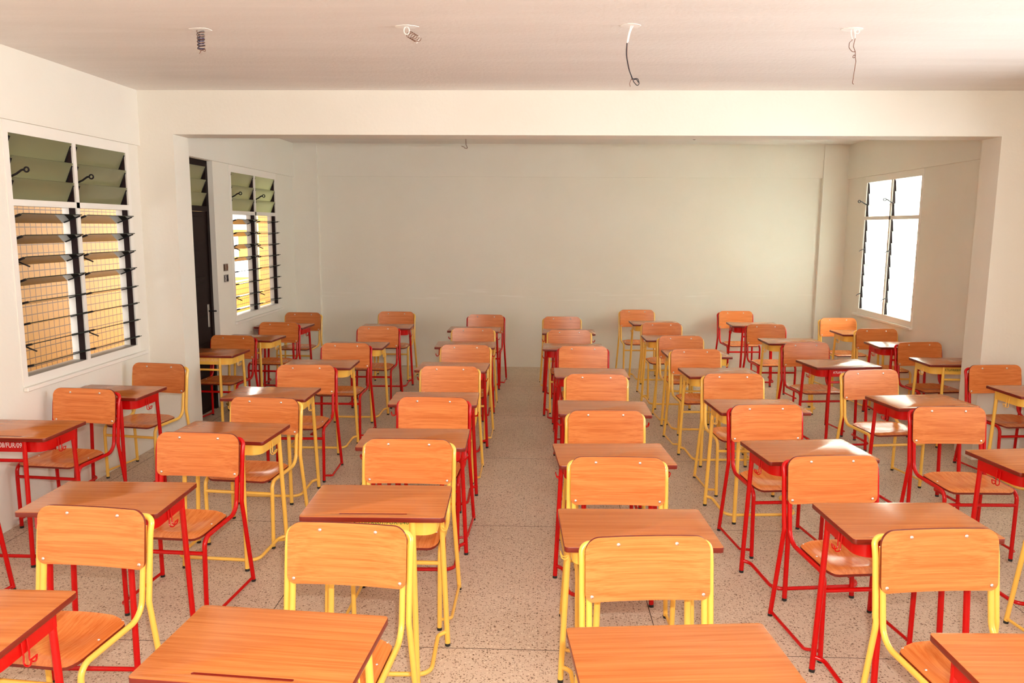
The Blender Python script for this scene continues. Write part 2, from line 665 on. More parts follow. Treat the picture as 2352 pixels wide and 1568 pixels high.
def make_seat(root):
    bm = bmesh.new()
    nu, nv = 18, 16
    yb, yf = -0.068, -0.392
    top, bot = [], []
    t = 0.011
    for j in range(nv + 1):
        v = 1 - 0.5 * (1 + math.cos(PI * j / nv))
        y = yb + (yf - yb) * v
        hw = 0.187
        # rounded corners, back corners cut more
        d = (yf - y) + 0.045          # front
        if d > 0 and v > 0.5:
            hw = 0.187 - (0.045 - math.sqrt(max(0.045 ** 2 - min(d, 0.045) ** 2, 0)))
        if v < 0.5:
            d = y - (yb - 0.06)
            if d > 0:
                hw = 0.187 - 0.075 * (d / 0.06) ** 2.2
        ra, rb = [], []
        for i in range(nu + 1):
            u = -1 + 2 * i / nu
            x = u * hw
            yy = y - (0.010 * (u * u) if v < 0.3 else 0) * (1 - v / 0.3 if v < 0.3 else 0)
            z = seat_z(u * hw / 0.187, v)
            ra.append(bm.verts.new((x, yy, z)))
            rb.append(bm.verts.new((x, yy, z - t)))
        top.append(ra)
        bot.append(rb)
    for j in range(nv):
        for i in range(nu):
            bm.faces.new((top[j][i], top[j][i + 1], top[j + 1][i + 1], top[j + 1][i]))
            bm.faces.new((bot[j][i], bot[j + 1][i], bot[j + 1][i + 1], bot[j][i + 1]))
        for i in (0, nu):
            bm.faces.new((top[j][i], top[j + 1][i], bot[j + 1][i], bot[j][i])).material_index = 1
    for j in (0, nv):
        for i in range(nu):
            bm.faces.new((top[j][i], top[j][i + 1], bot[j][i + 1], bot[j][i])).material_index = 1
    o = finish('seat', bm, None, root, mats=[M_seat, M_edge])
    for sx in (-1, 1):
        for y in (-0.10, -0.232):
            screw('screw', (sx * 0.163, y, 0.4005), (0, 0, 1), o, 0.0048)
    return o


def make_chair(mat):
    root = empty('school_chair')
    R = 0.0108
    make_backrest(root)
    make_seat(root)
    xo, xi = 0.2195, 0.1965
    # outer frame: an inverted U behind the back panel
    pts = fillet([(-xo, -0.024, 0.450), (-xo, 0.008, 0.690), (-xo, 0.028, 0.744), (xo, 0.028, 0.744), (xo, 0.008, 0.690), (xo, -0.024, 0.450)],
                 [0.3, 0.055, 0.055, 0.3], 7)
    tube_obj('back_frame', pts, R, mat, root)
    for s in (-1, 1):
        # seat tube: upright, bend, rail, bend
        pts = fillet([(s * xi, 0.009, 0.715), (s * xi, -0.040, 0.388), (s * xi, -0.374, 0.388), (s * xi, -0.377, 0.300)], [0.075, 0.050], 8)
        tube_obj('seat_rail', pts, R, mat, root)
        leg = tube_obj('leg', [(s * xi, -0.377, 0.302), (s * 0.193, -0.380, 0.008)], R, mat, root)
        leg['label'] = 'straight front leg'
        tube_obj('foot_cap', [(s * 0.193, -0.380, 0.013), (s * 0.193, -0.380, 0.0)], 0.0112, M_cap, leg)
        leg = tube_obj('leg', fillet([(s * xo, -0.022, 0.468), (s * xo, -0.026, 0.440), (s * 0.2425, 0.020, 0.012)], 0.10), R, mat, root)
        leg['label'] = 'splayed rear leg'
        tube_obj('foot_cap', [(s * 0.2421, 0.019, 0.013), (s * 0.2427, 0.021, 0.0)], 0.0112, M_cap, leg)
        pts = fillet([(s * 0.2425, 0.014, 0.024), (s * 0.2425, -0.332, 0.034), (s * 0.197, -0.374, 0.046)], 0.03, 5)
        tube_obj('floor_runner', pts, 0.0074, mat, root, 8)
    tube_obj('stretcher', [(-xi, -0.377, 0.317), (xi, -0.377, 0.317)], 0.0095, mat, root)
    index_tree(root)
    return root


# ------------------------------------------------------------------ the school desk
def make_tabletop(root):
    hw, hd, z1, t = 0.279, 0.190, 0.698, 0.020
    cu = bpy.data.curves.new('outline', 'CURVE')
    cu.dimensions = '2D'
    cu.fill_mode = 'BOTH'
    for pts in (rounded(hw, hd, (0.014,) * 4, 4), rounded(0.132, 0.0045, (0.0044,) * 4, 4, -0.150)[::-1]):
        sp = cu.splines.new('POLY')
        sp.points.add(len(pts) - 1)
        for p, q in zip(sp.points, pts):
            p.co = (q[0], q[1], 0, 1)
        sp.use_cyclic_u = True
    cu.extrude = t / 2 - 0.002
    cu.bevel_depth = 0.002
    cu.bevel_resolution = 1
    cu.offset = -0.002
    tmp = bpy.data.objects.new('outline', cu)
    COL.objects.link(tmp)
    dg = bpy.context.evaluated_depsgraph_get()
    me = bpy.data.meshes.new_from_object(tmp.evaluated_get(dg))
    bpy.data.objects.remove(tmp)
    bpy.data.curves.remove(cu)
    bm = bmesh.new()
    bm.from_mesh(me)
    bpy.data.meshes.remove(me)
    bmesh.ops.remove_doubles(bm, verts=bm.verts[:], dist=1e-5)
    for f in bm.faces:
        f.material_index = 0 if abs(f.normal.z) > 0.9 else 1
    bmesh.ops.translate(bm, verts=bm.verts[:], vec=(0, 0, z1 - t / 2))
    o = finish('tabletop', bm, None, root, mats=[M_top, M_edge])
    bm = bmesh.new()
    box(bm, -0.131, 0.131, -0.1545, -0.1455, z1 - 0.012, z1 - 0.0045)
    finish('pencil_groove', bm, M_groove, o, smooth=False)
    return o


def make_tray(root, mat):
    """sheet-metal book tray, open at the pupil's side, with rounded front corners"""
    bm = bmesh.new()
    hx, yf, yb, r = 0.246, -0.156, 0.128, 0.055
    path = [(-hx, yb)]
    for k in range(9):
        a = PI + k / 8 * PI / 2
        path.append((-hx + r + r * math.cos(a), yf + r + r * math.sin(a)))
    for k in range(9):
        a = 1.5 * PI + k / 8 * PI / 2
        path.append((hx - r + r * math.cos(a), yf + r + r * math.sin(a)))
    path.append((hx, yb))
    z0, z1 = 0.614, 0.6775
    lo = [bm.verts.new((x, y, z0)) for x, y in path]
    hi = [bm.verts.new((x, y, z1)) for x, y in path]
    li = [bm.verts.new((x * 0.993, y * 0.99, z0 + 0.0015)) for x, y in path]
    hi2 = [bm.verts.new((x * 0.993, y * 0.99, z1)) for x, y in path]
    n = len(path)
    for i in range(n - 1):
        bm.faces.new((lo[i], lo[i + 1], hi[i + 1], hi[i]))
        bm.faces.new((li[i], hi2[i], hi2[i + 1], li[i + 1]))
        bm.faces.new((hi[i], hi[i + 1], hi2[i + 1], hi2[i]))
    bm.faces.new(lo[::-1])
    bm.faces.new(li)
    for a in (0, n - 1):
        bm.faces.new((lo[a], hi[a], hi2[a], li[a]))
    # rim under the top
    fl = [bm.verts.new((x * 1.022, y * 1.03 if y < 0 else y, z1)) for x, y in path]
    fl2 = [bm.verts.new((x * 1.022, y * 1.03 if y < 0 else y, z1 - 0.006)) for x, y in path]
    for i in range(n - 1):
        bm.faces.new((hi[i], hi[i + 1], fl[i + 1], fl[i]))
        bm.faces.new((fl[i], fl[i + 1], fl2[i + 1], fl2[i]))
    return finish('book_tray', bm, mat, root, angle=35)


def make_desk(mat):
    root = empty('school_desk')
    R = 0.0118
    make_tabletop(root)
    make_tray(root, mat)
    for s in (-1, 1):
        pts = fillet([(s * 0.212, 0.118, 0.674), (s * 0.236, 0.118, 0.650), (s * 0.262, 0.120, 0.012)], 0.06, 5)
        leg = tube_obj('leg', pts, R, mat, root)
        leg['label'] = 'wide-set rear leg'
        tube_obj('foot_cap', [(s * 0.2618, 0.120, 0.013), (s * 0.2622, 0.120, 0.0)], 0.0121, M_cap, leg)
        leg = tube_obj('leg', [(s * 0.155, -0.168, 0.677), (s * 0.172, -0.203, 0.008)], R, mat, root)
        leg['label'] = 'inset front leg'
        tube_obj('foot_cap', [(s * 0.1719, -0.2027, 0.013), (s * 0.1722, -0.2035, 0.0)], 0.0121, M_cap, leg)
        # double coat hook
        bm = bmesh.new()
        for y in (-0.010, -0.034):
            x0 = s * 0.249
            tube(bm, fillet([(x0, y, 0.655), (x0 + s * 0.003, y, 0.612), (x0 + s * 0.004, y - 0.004, 0.588), (x0 + s * 0.026, y - 0.008, 0.588),
                             (x0 + s * 0.032, y - 0.010, 0.612)], 0.014, 5), 0.0026, 7)
        tube(bm, [(x0 + s * 0.032, -0.020, 0.611), (x0 + s * 0.032, -0.044, 0.611)], 0.0026, 7)
        finish('coat_hook', bm, mat, root)
    tube_obj('crossbar', [(-0.158, -0.174, 0.573), (0.158, -0.174, 0.573)], 0.0092, mat, root)
    pts = fillet([(-0.258, 0.119, 0.066), (-0.222, 0.100, 0.058), (-0.222, -0.186, 0.052), (0.222, -0.186, 0.052), (0.222, 0.100, 0.058), (0.258, 0.119, 0.066)],
                 [0.03, 0.055, 0.055, 0.03], 6)
    tube_obj('foot_bar', pts, 0.0092, mat, root)
    index_tree(root)
    return root


def lettering(parent, text, mat, x0, x1, z, h, y=-0.1572):
    cu = bpy.data.curves.new('lettering', 'FONT')
    cu.body = text
    cu.size = 1.0
    cu.extrude = 0.012
    cu.offset = 0.006
    cu.space_character = 1.05
    cu.shear = 0.12
    tmp = bpy.data.objects.new('lettering', cu)
    COL.objects.link(tmp)
    dg = bpy.context.evaluated_depsgraph_get()
    me = bpy.data.meshes.new_from_object(tmp.evaluated_get(dg))
    bpy.data.objects.remove(tmp)
    bpy.data.curves.remove(cu)
    xs = [v.co.x for v in me.vertices]
    ys = [v.co.y for v in me.vertices]
    sx = (x1 - x0) / (max(xs) - min(xs))
    sy = h / (max(ys) - min(ys))
    for v in me.vertices:
        v.co = Vector((x0 + (v.co.x - min(xs)) * sx, y - v.co.z * 0.03, z + (v.co.y - min(ys)) * sy))
    me.materials.clear()
    me.materials.append(mat)
    o = bpy.data.objects.new('inventory_lettering', me)
    COL.objects.link(o)
    o.parent = parent
    return o


# positions: (x, y, turn), colour -- rows run away from the camera
CH = {
 'A1': (-2.850, 4.711, -0.09, 'r'), 'A2': (-2.828, 5.632, -0.137, 'y'), 'A3': (-2.865, 7.144, -0.069, 'r'), 'A4': (-2.772, 8.173, -0.029, 'r'), 'A5': (-2.806, 9.137, -0.02, 'y'),
 'B1': (-1.625, 2.674, -0.092, 'y'), 'B2': (-1.686, 3.713, -0.054, 'r'), 'B3': (-1.637, 4.525, -0.09, 'y'), 'B4': (-1.725, 5.649, 0.06, 'r'), 'B5': (-1.698, 6.745, 0.008, 'r'), 'B6': (-1.657, 7.931, 0.0, 'r'), 'B7': (-1.725, 9.336, 0.002, 'y'),
 'C1': (-0.657, 2.565, -0.067, 'y'), 'C2': (-0.626, 3.659, 0.003, 'y'), 'C3': (-0.633, 4.603, -0.025, 'r'), 'C4': (-0.656, 5.674, 0.013, 'y'), 'C5': (-0.64, 6.733, 0.008, 'y'), 'C6': (-0.671, 7.87, 0.008, 'y'), 'C7': (-0.625, 9.109, -0.024, 'r'),
 'D1': (0.373, 2.505, 0.096, 'y'), 'D2': (0.363, 3.416, 0.012, 'y'), 'D3': (0.383, 4.32, 0.054, 'y'), 'D4': (0.41, 5.43, -0.001, 'y'), 'D5': (0.387, 6.727, 0.007, 'r'), 'D6': (0.307, 7.806, 0.006, 'y'), 'D7': (0.266, 8.978, 0.027, 'y'),
 'E1': (1.391, 2.621, 0.11, 'y'), 'E2': (1.345, 3.492, 0.113, 'r'), 'E3': (1.34, 4.529, 0.1, 'r'), 'E4': (1.388, 5.518, 0.047, 'y'), 'E5': (1.341, 6.639, 0.051, 'y'), 'E6': (1.360, 7.455, 0.05, 'y'), 'E7': (1.338, 8.502, 0.031, 'y'), 'E8': (1.232, 9.837, 0.01, 'y'),
 'F2': (2.4, 4.542, 0.037, 'r'), 'F3': (2.441, 5.733, 0.156, 'y'), 'F4': (2.427, 7.101, 0.108, 'r'), 'F5': (2.448, 8.448, 0.068, 'r'), 'F6': (2.456, 9.806, 0.069, 'r'),
 'G2': (3.497, 6.02, 0.121, 'r'), 'G3': (3.495, 7.219, 0.123, 'r'), 'G4': (3.513, 8.184, 0.031, 'y'), 'G5': (3.478, 9.152, 0.072, 'y'),
 'A0': (-2.835, 3.57, -0.11, 'r'), 'F1': (2.42, 3.47, 0.10, 'y'),
}
DK = {
 'A1': (-2.832, 4.03, -0.008, 'r'), 'A2': (-2.838, 5.006, -0.05, 'r'), 'A3': (-2.872, 6.655, -0.033, 'y'), 'A4': (-2.844, 7.568, -0.066, 'y'), 'A5': (-2.833, 8.537, -0.06, 'r'),
 'B1': (-1.669, 1.998, 0.0, 'r'), 'B2': (-1.743, 3.006, 0.018, 'r'), 'B3': (-1.677, 4.050, -0.063, 'y'), 'B4': (-1.77, 5.026, 0.007, 'y'), 'B5': (-1.757, 6.150, 0.03, 'y'), 'B6': (-1.704, 7.171, 0.01, 'y'), 'B7': (-1.691, 8.579, 0.041, 'r'),
 'C1': (-0.711, 1.91, -0.075, 'y'), 'C2': (-0.638, 3.021, 0.03, 'y'), 'C3': (-0.647, 3.974, 0.029, 'r'), 'C4': (-0.668, 4.932, 0.03, 'r'), 'C5': (-0.68, 6.099, -0.03, 'r'), 'C6': (-0.69, 7.277, 0.034, 'r'), 'C7': (-0.701, 8.411, -0.003, 'r'),
 'D1': (0.38, 1.876, 0.096, 'y'), 'D2': (0.369, 2.789, 0.043, 'y'), 'D3': (0.368, 3.735, 0.072, 'r'), 'D4': (0.403, 4.738, -0.007, 'r'), 'D5': (0.4, 5.908, -0.001, 'r'), 'D6': (0.318, 7.221, -0.025, 'r'), 'D7': (0.317, 8.299, -0.02, 'r'),
 'E1': (1.371, 1.877, 0.03, 'r'), 'E2': (1.406, 2.916, 0.06, 'r'), 'E3': (1.36, 3.865, 0.13, 'r'), 'E4': (1.37, 4.848, 0.07, 'y'), 'E5': (1.399, 5.999, 0.063, 'y'), 'E6': (1.399, 6.905, 0.02, 'y'), 'E7': (1.34, 7.886, 0.01, 'y'), 'E8': (1.356, 9.152, 0.029, 'y'),
 'F2': (2.463, 3.764, 0.15, 'r'), 'F3': (2.486, 5.052, 0.161, 'r'), 'F4': (2.485, 6.477, 0.138, 'r'), 'F5': (2.502, 7.755, 0.016, 'y'), 'F6': (2.492, 9.101, -0.045, 'r'),
 'G2': (3.498, 5.442, 0.065, 'y'), 'G3': (3.500, 6.640, 0.007, 'y'), 'G4': (3.500, 7.596, -0.004, 'r'), 'G5': (3.485, 8.474, 0.018, 'y'),
}
ROWTXT = {
 'A': 'the row along the left wall', 'B': 'the second row from the left wall', 'C': 'the row just left of the aisle',
 'D': 'the row just right of the aisle', 'E': 'the second row right of the aisle', 'F': 'the third row right of the aisle',
 'G': 'the row beside the right wall'}
ORD = {1: 'first', 2: 'second', 3: 'third', 4: 'fourth', 5: 'fifth', 6: 'sixth', 7: 'seventh', 8: 'eighth'}
ROWGRP = {'A': 'left wall row', 'B': 'second row from left', 'C': 'row left of aisle', 'D': 'row right of aisle', 'E': 'second row right of aisle',
          'F': 'third row right of aisle', 'G': 'right wall row'}


def where(key, table):
    row = key[0]
    mem = sorted([k for k in table if k[0] == row and k not in ('A0', 'F1')], key=lambda k: table[k][1])
    i = mem.index(key)
    n = len(mem)
    if i == 0:
        return 'nearest the camera in %s' % ROWTXT[row]
    if i == n - 1:
        return 'nearest the back wall in %s' % ROWTXT[row]
    if n - i <= 4 or row in 'AFG':
        return '%s from the back in %s' % (ORD[n - i], ROWTXT[row])
    return '%s from the front in %s' % (ORD[i + 1], ROWTXT[row])


COLN = {'r': 'red', 'y': 'yellow'}
protoc = {'r': make_chair(M_red), 'y': make_chair(M_yel)}
protod = {'r': make_desk(M_red), 'y': make_desk(M_yel)}
used = set()


def place(table, protos, noun, cat, grp):
    objs = {}
    for key in sorted(table, key=lambda k: table[k][1]):
        x, y, rz, c = table[key]
        p = protos[c]
        if p.name in used:
            o = copy_tree(p)
        else:
            o = p
            used.add(p.name)
        o.location = (x, y, 0)
        o.rotation_euler = (0, 0, rz)
        if key == 'A0':
            lab = 'red-framed chair mostly cut off by the left edge of the photo'
        elif key == 'F1':
            lab = 'yellow-framed chair mostly cut off by the right edge of the photo'
        else:
            lab = '%s-framed wooden %s %s' % (COLN[c], noun, where(key, table))
        tag(o, lab, cat, grp)
        objs[key] = o
    return objs


chairs = place(CH, protoc, 'chair', 'chair', 'wooden school chairs in rows')
desks = place(DK, protod, 'desk', 'desk', 'wooden school desks in rows')

for key, txt, mt, x0, x1, z, h in (
        ('A1', 'KTU/FR008/FUR/09.', M_whpaint, -0.098, 0.138, 0.637, 0.027),
        ('A2', 'KTU/FR008/FUR/9', M_whpaint, -0.150, 0.138, 0.640, 0.026),
        ('A3', 'KTU/FR008/FUR/04', M_fadepaint, -0.150, 0.142, 0.640, 0.026),
        ('C2', 'KTU/FR001/FUR/040', M_grpaint, -0.075, 0.140, 0.6585, 0.0135),
        ('F4', 'KTU/FR008/FUR', M_whpaint, -0.120, 0.040, 0.640, 0.018),
        ('G3', 'KTU/FR008/FUR', M_dkgreen, -0.138, 0.020, 0.640, 0.020)):
    lettering(desks[key], txt, mt, x0, x1, z, h)


# ------------------------------------------------------------------ room shell
def slab(name, boxes, mat, parent=None, bev=0.0):
    bm = bmesh.new()
    for b in boxes:
        box(bm, *b)
    if bev:
        bevel_all(bm, bev, 1)
    o = finish(name, bm, mat, parent, smooth=False)
    if not parent:
        o['kind'] = 'structure'
    return o


slab('floor', [(XL - 0.2, XR + 0.3, YF - 0.2, YB + 0.3, -0.12, 0.0)], M_floor)
slab('ceiling', [(XL - 0.2, XR + 0.3, YF - 0.2, YB + 0.3, ZC, ZC + 0.15)], M_ceil)


def wall_with_holes(name, xa, xb, holes, y0=YF, y1=YB, top=ZC):
    """wall in the y-z plane between xa and xb; holes = (y0,y1,z0,z1)"""
    bx = []
    ys = sorted(set([y0, y1] + [h[0] for h in holes] + [h[1] for h in holes]))
    for a, b in zip(ys, ys[1:]):
        inside = [h for h in holes if h[0] <= a + 1e-6 and h[1] >= b - 1e-6]
        if not inside:
            bx.append((xa, xb, a, b, 0, top))
        else:
            h = inside[0]
            if h[2] > 0.001:
                bx.append((xa, xb, a, b, 0, h[2]))
            if h[3] < top:
                bx.append((xa, xb, a, b, h[3], top))
    return slab(name, bx, M_wall)


WZ0, WZ1 = 0.815, 2.40
W1 = (4.55, 5.955)
W2 = (7.885, 9.29)
W3 = (8.005, 9.41)
W4 = (3.55, 4.955)
W5 = (0.85, 2.255)
D1 = (6.45, 7.495)
wall_with_holes('wall_left', XL - WT, XL, [(*W1, WZ0, WZ1), (*W2, WZ0, WZ1), (*D1, 0, WZ1)])
wall_with_holes('wall_right', XR, XR + WT, [(*W3, WZ0, WZ1), (*W4, WZ0, WZ1), (*W5, WZ0, WZ1)])
slab('wall_back', [(XL - WT, XR + WT, YB, YB + 0.15, 0, ZC)], M_backwall)
slab('wall_front', [(XL - WT, XR + WT, YF - 0.15, YF, 0, ZC)], M_wall)
# lintel bands standing a little proud of the walls
slab('trim_1', [(XL, XL + 0.022, YF, YP, ZL, ZC), (XL, XL + 0.022, YP2, YB, ZL, ZC)], M_wall)
slab('trim_2', [(XR - 0.022, XR, YF, YP, ZL, ZC), (XR - 0.022, XR, YP2, YB, ZL, ZC)], M_wall)
slab('trim_3', [(XL, XR, YB - 0.035, YB, 2.417, ZC)], M_wall)
slab('trim_4', [(XL, -2.812, YB - 0.062, YB, 0, ZC)], M_wall)
slab('trim_5', [(3.475, XR, YB - 0.062, YB, 0, ZC)], M_wall)
# cross beam with its two piers
slab('wall_portal', [(XL, XR, YP, YP2, ZB, ZC), (XL, OL, YP, YP2, 0, ZB), (OR, XR, YP, YP2, 0, ZB)], M_wall)


# ------------------------------------------------------------------ louvre windows
def louvre_window(idx, side, ya, yb, tilts_lo, tilts_hi, g_lo, g_hi, handles=True):
    """side -1 = left wall, +1 = right wall. tilt in degrees, outer edge low"""
    X = XL if side < 0 else XR
    s = side

    def xr(a, b):
        q = sorted((X + s * a, X + s * b))
        return q[0], q[1]
    fr = bmesh.new()
    z0, z1 = WZ0, WZ1
    zt0, zt1 = 1.905, 1.943
    ym = (ya + yb) / 2
    ft = 0.045
    d0, d1 = xr(-0.004, 0.100)
    for b in ((d0, d1, ya, ya + ft, z0, z1), (d0, d1, yb - ft, yb, z0, z1), (d0, d1, ya + ft, yb - ft, z0, z0 + 0.055), (d0, d1, ya + ft, yb - ft, z1 - 0.070, z1),
              (d0, d1, ym - 0.018, ym + 0.018, z0 + 0.055, z1 - 0.070), (d0, d1, ya + ft, yb - ft, zt0, zt1)):
        box(fr, *b)
    w = finish('window_%d' % idx, fr, M_trim, None, smooth=False)
    w['kind'] = 'structure'
    sl = bmesh.new()
    q0, q1 = xr(-0.030, 0.0)
    box(sl, q0, q1, ya - 0.005, yb + 0.07, z0 - 0.030, z0 - 0.004)
    bevel_all(sl, 0.004, 1)
    finish('window_sill', sl, M_trim, w, smooth=False)
    for bi, (a, b) in enumerate(((ya + ft, ym - 0.018), (ym + 0.018, yb - ft))):
        for part, (lo, hi, n, tilts, gm) in enumerate(((z0 + 0.055, zt0, 8, tilts_lo[bi], g_lo), (zt1, z1 - 0.070, 3, tilts_hi[bi], g_hi))):
            ch = bmesh.new()
            c0, c1 = xr(0.008, 0.046)
            box(ch, c0, c1, a, a + 0.011, lo, hi)
            box(ch, c0, c1, b - 0.011, b, lo, hi)
            cp = bmesh.new()
            gb = bmesh.new()
            sp = (hi - lo) / n
            for k in range(n):
                zc = hi - sp * (k + 0.56)
                th = math.radians(tilts[k])
                dx, dz = s * math.cos(th), -math.sin(th)
                xc = X + s * 0.027
                nx, nz = -dz, dx
                for (bm, yy0, yy1, half, t, o) in ((gb, a + 0.013, b - 0.013, 0.077, 0.0028, 0), (cp, a + 0.011, a + 0.022, 0.060, 0.0065, 0), (cp, b - 0.022, b - 0.011, 0.060, 0.0065, 0)):
                    vs_ = []
                    for yy in (yy0, yy1):
                        for e, g in ((-half, -t), (half, -t), (half, t), (-half, t)):
                            vs_.append(bm.verts.new((xc + dx * e + nx * g, yy, zc + dz * e + nz * g)))
                    bm.faces.new(vs_[0:4])
                    bm.faces.new(vs_[4:8][::-1])
                    for q in range(4):
                        bm.faces.new((vs_[q], vs_[(q + 1) % 4], vs_[4 + (q + 1) % 4], vs_[4 + q]))
            c = finish('louvre_channel', ch, M_chan, w, smooth=False)
            finish('blade_clips', cp, M_black, c, smooth=False)
            finish('glass_louvres', gb, gm, w, smooth=False)
            # levers
            if handles:
                zs = [hi - sp * 1.75] if part == 1 else [hi - sp * 2.7, hi - sp * 6.7]
                yl = a + 0.020 if s < 0 else b - 0.020
                sg = 1 if s < 0 else -1
                for zz in zs:
                    hb = bmesh.new()
                    x0 = X - s * 0.004
                    if part == 1:
                        tube(hb, fillet([(x0 + s * 0.03, yl, zz - 0.035), (x0 - s * 0.02, yl, zz - 0.012), (x0 - s * 0.052, yl, zz + 0.010), (x0 - s * 0.066, yl, zz + 0.012)], 0.03), 0.0065, 8)
                        ring = [(x0 - s * 0.082 + 0.014 * math.cos(q * PI / 7), yl, zz + 0.012 + 0.014 * math.sin(q * PI / 7)) for q in range(15)]
                        tube(hb, ring, 0.0050, 6, cap=False)
                    else:
                        tube(hb, fillet([(x0 + s * 0.02, yl, zz + 0.018), (x0 - s * 0.028, yl, zz - 0.002), (x0 - s * 0.048, yl + sg * 0.012, zz - 0.014)], 0.02), 0.005, 8)
                    finish('louvre_lever', hb, M_black, w)
    return w


LO_A = [21, 21, 21, 21, 13, 13, 13, 13]
HI = [66, 66, 66]
louvre_window(1, -1, *W1, (LO_A, LO_A), (HI, HI), M_glass_open, M_glass_obs)
louvre_window(2, -1, *W2, ([19, 17, 20, 20, 9, 9, 9, 9], [7, 7, 8, 8, 14, 8, 8, 8]), (HI, HI), M_glass_open, M_glass_obs)
CL = [84] * 8
louvre_window(3, 1, *W3, (CL, CL), ([84] * 3, [84] * 3), M_glass_lit, M_glass_lit)
louvre_window(4, 1, *W4, ([14] * 8, [14] * 8), ([25] * 3, [25] * 3), M_glass_lit, M_glass_lit, False)
louvre_window(5, 1, *W5, ([14] * 8, [14] * 8), ([25] * 3, [25] * 3), M_glass_lit, M_glass_lit, False)

# ------------------------------------------------------------------ door in the left wall
dx0 = XL - 0.052
bm = bmesh.new()
for b in ((dx0 - 0.05, dx0, D1[0], D1[0] + 0.05, 0, 2.40), (dx0 - 0.05, dx0, D1[1] - 0.05, D1[1], 0, 2.40), (dx0 - 0.05, dx0, D1[0] + 0.05, D1[1] - 0.05, 2.345, 2.40),
          (dx0 - 0.05, dx0, D1[0] + 0.05, D1[1] - 0.05, 1.925, 1.975)):
    box(bm, *b)
door = finish('door_1', bm, M_door, None, smooth=False)
door['kind'] = 'structure'
bm = bmesh.new()
a, b = D1[0] + 0.052, D1[1] - 0.052
box(bm, dx0 - 0.045, dx0 - 0.012, a, b, 0.008, 1.923)
for k in range(6):
    za = 0.05 + k * 0.313
    for c, d in ((a + 0.09, b - 0.09),):
        v = []
        bb = bmesh.new()
        box(bb, dx0 - 0.020, dx0 - 0.004, c, d, za, za + 0.265)
        bevel_all(bb, 0.006, 1)
        me_ = bpy.data.meshes.new('tmp')
        bb.to_mesh(me_)
        bb.free()
        bm.from_mesh(me_)
        bpy.data.meshes.remove(me_)
leaf = finish('door_leaf', bm, M_door, door, smooth=False)
bm = bmesh.new()
box(bm, dx0 - 0.012, dx0 - 0.008, b - 0.066, b - 0.030, 0.82, 1.04)
bevel_all(bm, 0.0015, 1)
pl = finish('handle_plate', bm, M_steel, leaf, smooth=False)
bm = bmesh.new()
tube(bm, fillet([(dx0 - 0.010, b - 0.046, 0.975), (dx0 + 0.038, b - 0.046, 0.975), (dx0 + 0.040, b - 0.010, 0.972), (dx0 + 0.040, b + 0.006, 0.970)], 0.012), 0.008, 8)
finish('lever_handle', bm, M_black, leaf)
gb = bmesh.new()
cp = bmesh.new()
for k in range(3):
    zc = 2.345 - 0.123 * (k + 0.55)
    th = math.radians(66)
    ddx, ddz = -math.cos(th), -math.sin(th)
    nx, nz = -ddz, ddx
    for (bmx, y0_, y1_, half, t) in ((gb, a + 0.012, b - 0.012, 0.072, 0.0028), (cp, a + 0.002, a + 0.014, 0.06, 0.006), (cp, b - 0.014, b - 0.002, 0.06, 0.006)):
        v = []
        for yy in (y0_, y1_):
            for e, g in ((-half, -t), (half, -t), (half, t), (-half, t)):
                v.append(bmx.verts.new((dx0 - 0.02 + ddx * e + nx * g, yy, zc + ddz * e + nz * g)))
        bmx.faces.new(v[0:4])
        bmx.faces.new(v[4:8][::-1])
        for q in range(4):
            bmx.faces.new((v[q], v[(q + 1) % 4], v[4 + (q + 1) % 4], v[4 + q]))
finish('transom_louvres', gb, M_glass_obs, door, smooth=False)
finish('blade_clips', cp, M_black, door, smooth=False)

# ------------------------------------------------------------------ open switch boxes beside the door
names = {(0, 0): 'lower left', (1, 0): 'lower right', (0, 1): 'upper left', (1, 1): 'upper right'}
for i in (0, 1):
    for j in (0, 1):
        yc = 7.668 + i * 0.062
        zc = 1.272 + j * 0.108
        t = empty('switch_box', (XL, yc, zc))
        tag(t, 'open %s switch box of the four between door and window' % names[(i, j)], 'switch box', 'open switch boxes beside the door')
        bm = bmesh.new()
        for bb in ((0.0, 0.004, -0.025, 0.025, 0.032, 0.037), (0.0, 0.004, -0.025, 0.025, -0.037, -0.032), (0.0, 0.004, -0.025, -0.021, -0.032, 0.032), (0.0, 0.004, 0.021, 0.025, -0.032, 0.032)):
            box(bm, *bb)
        finish('rim', bm, M_steel, t, smooth=False)
        bm = bmesh.new()
        box(bm, 0.0, 0.002, -0.021, 0.021, -0.032, 0.032)
        finish('cavity', bm, M_wirebrn if (i, j) == (1, 1) else M_chan, t, smooth=False)
        bm = bmesh.new()
        rr = random.Random(i * 2 + j)
        for q in range(3):
            pts = [(0.004 + 0.006 * rr.random(), -0.014 + 0.028 * rr.random(), -0.028 + 0.056 * k / 5) for k in range(6)]
            tube(bm, fillet(pts, 0.006, 3), 0.0016, 5)
        finish('wires', bm, (M_wirewht, M_wirebrn, M_wireblk, M_wirebrn)[i * 2 + j], t)


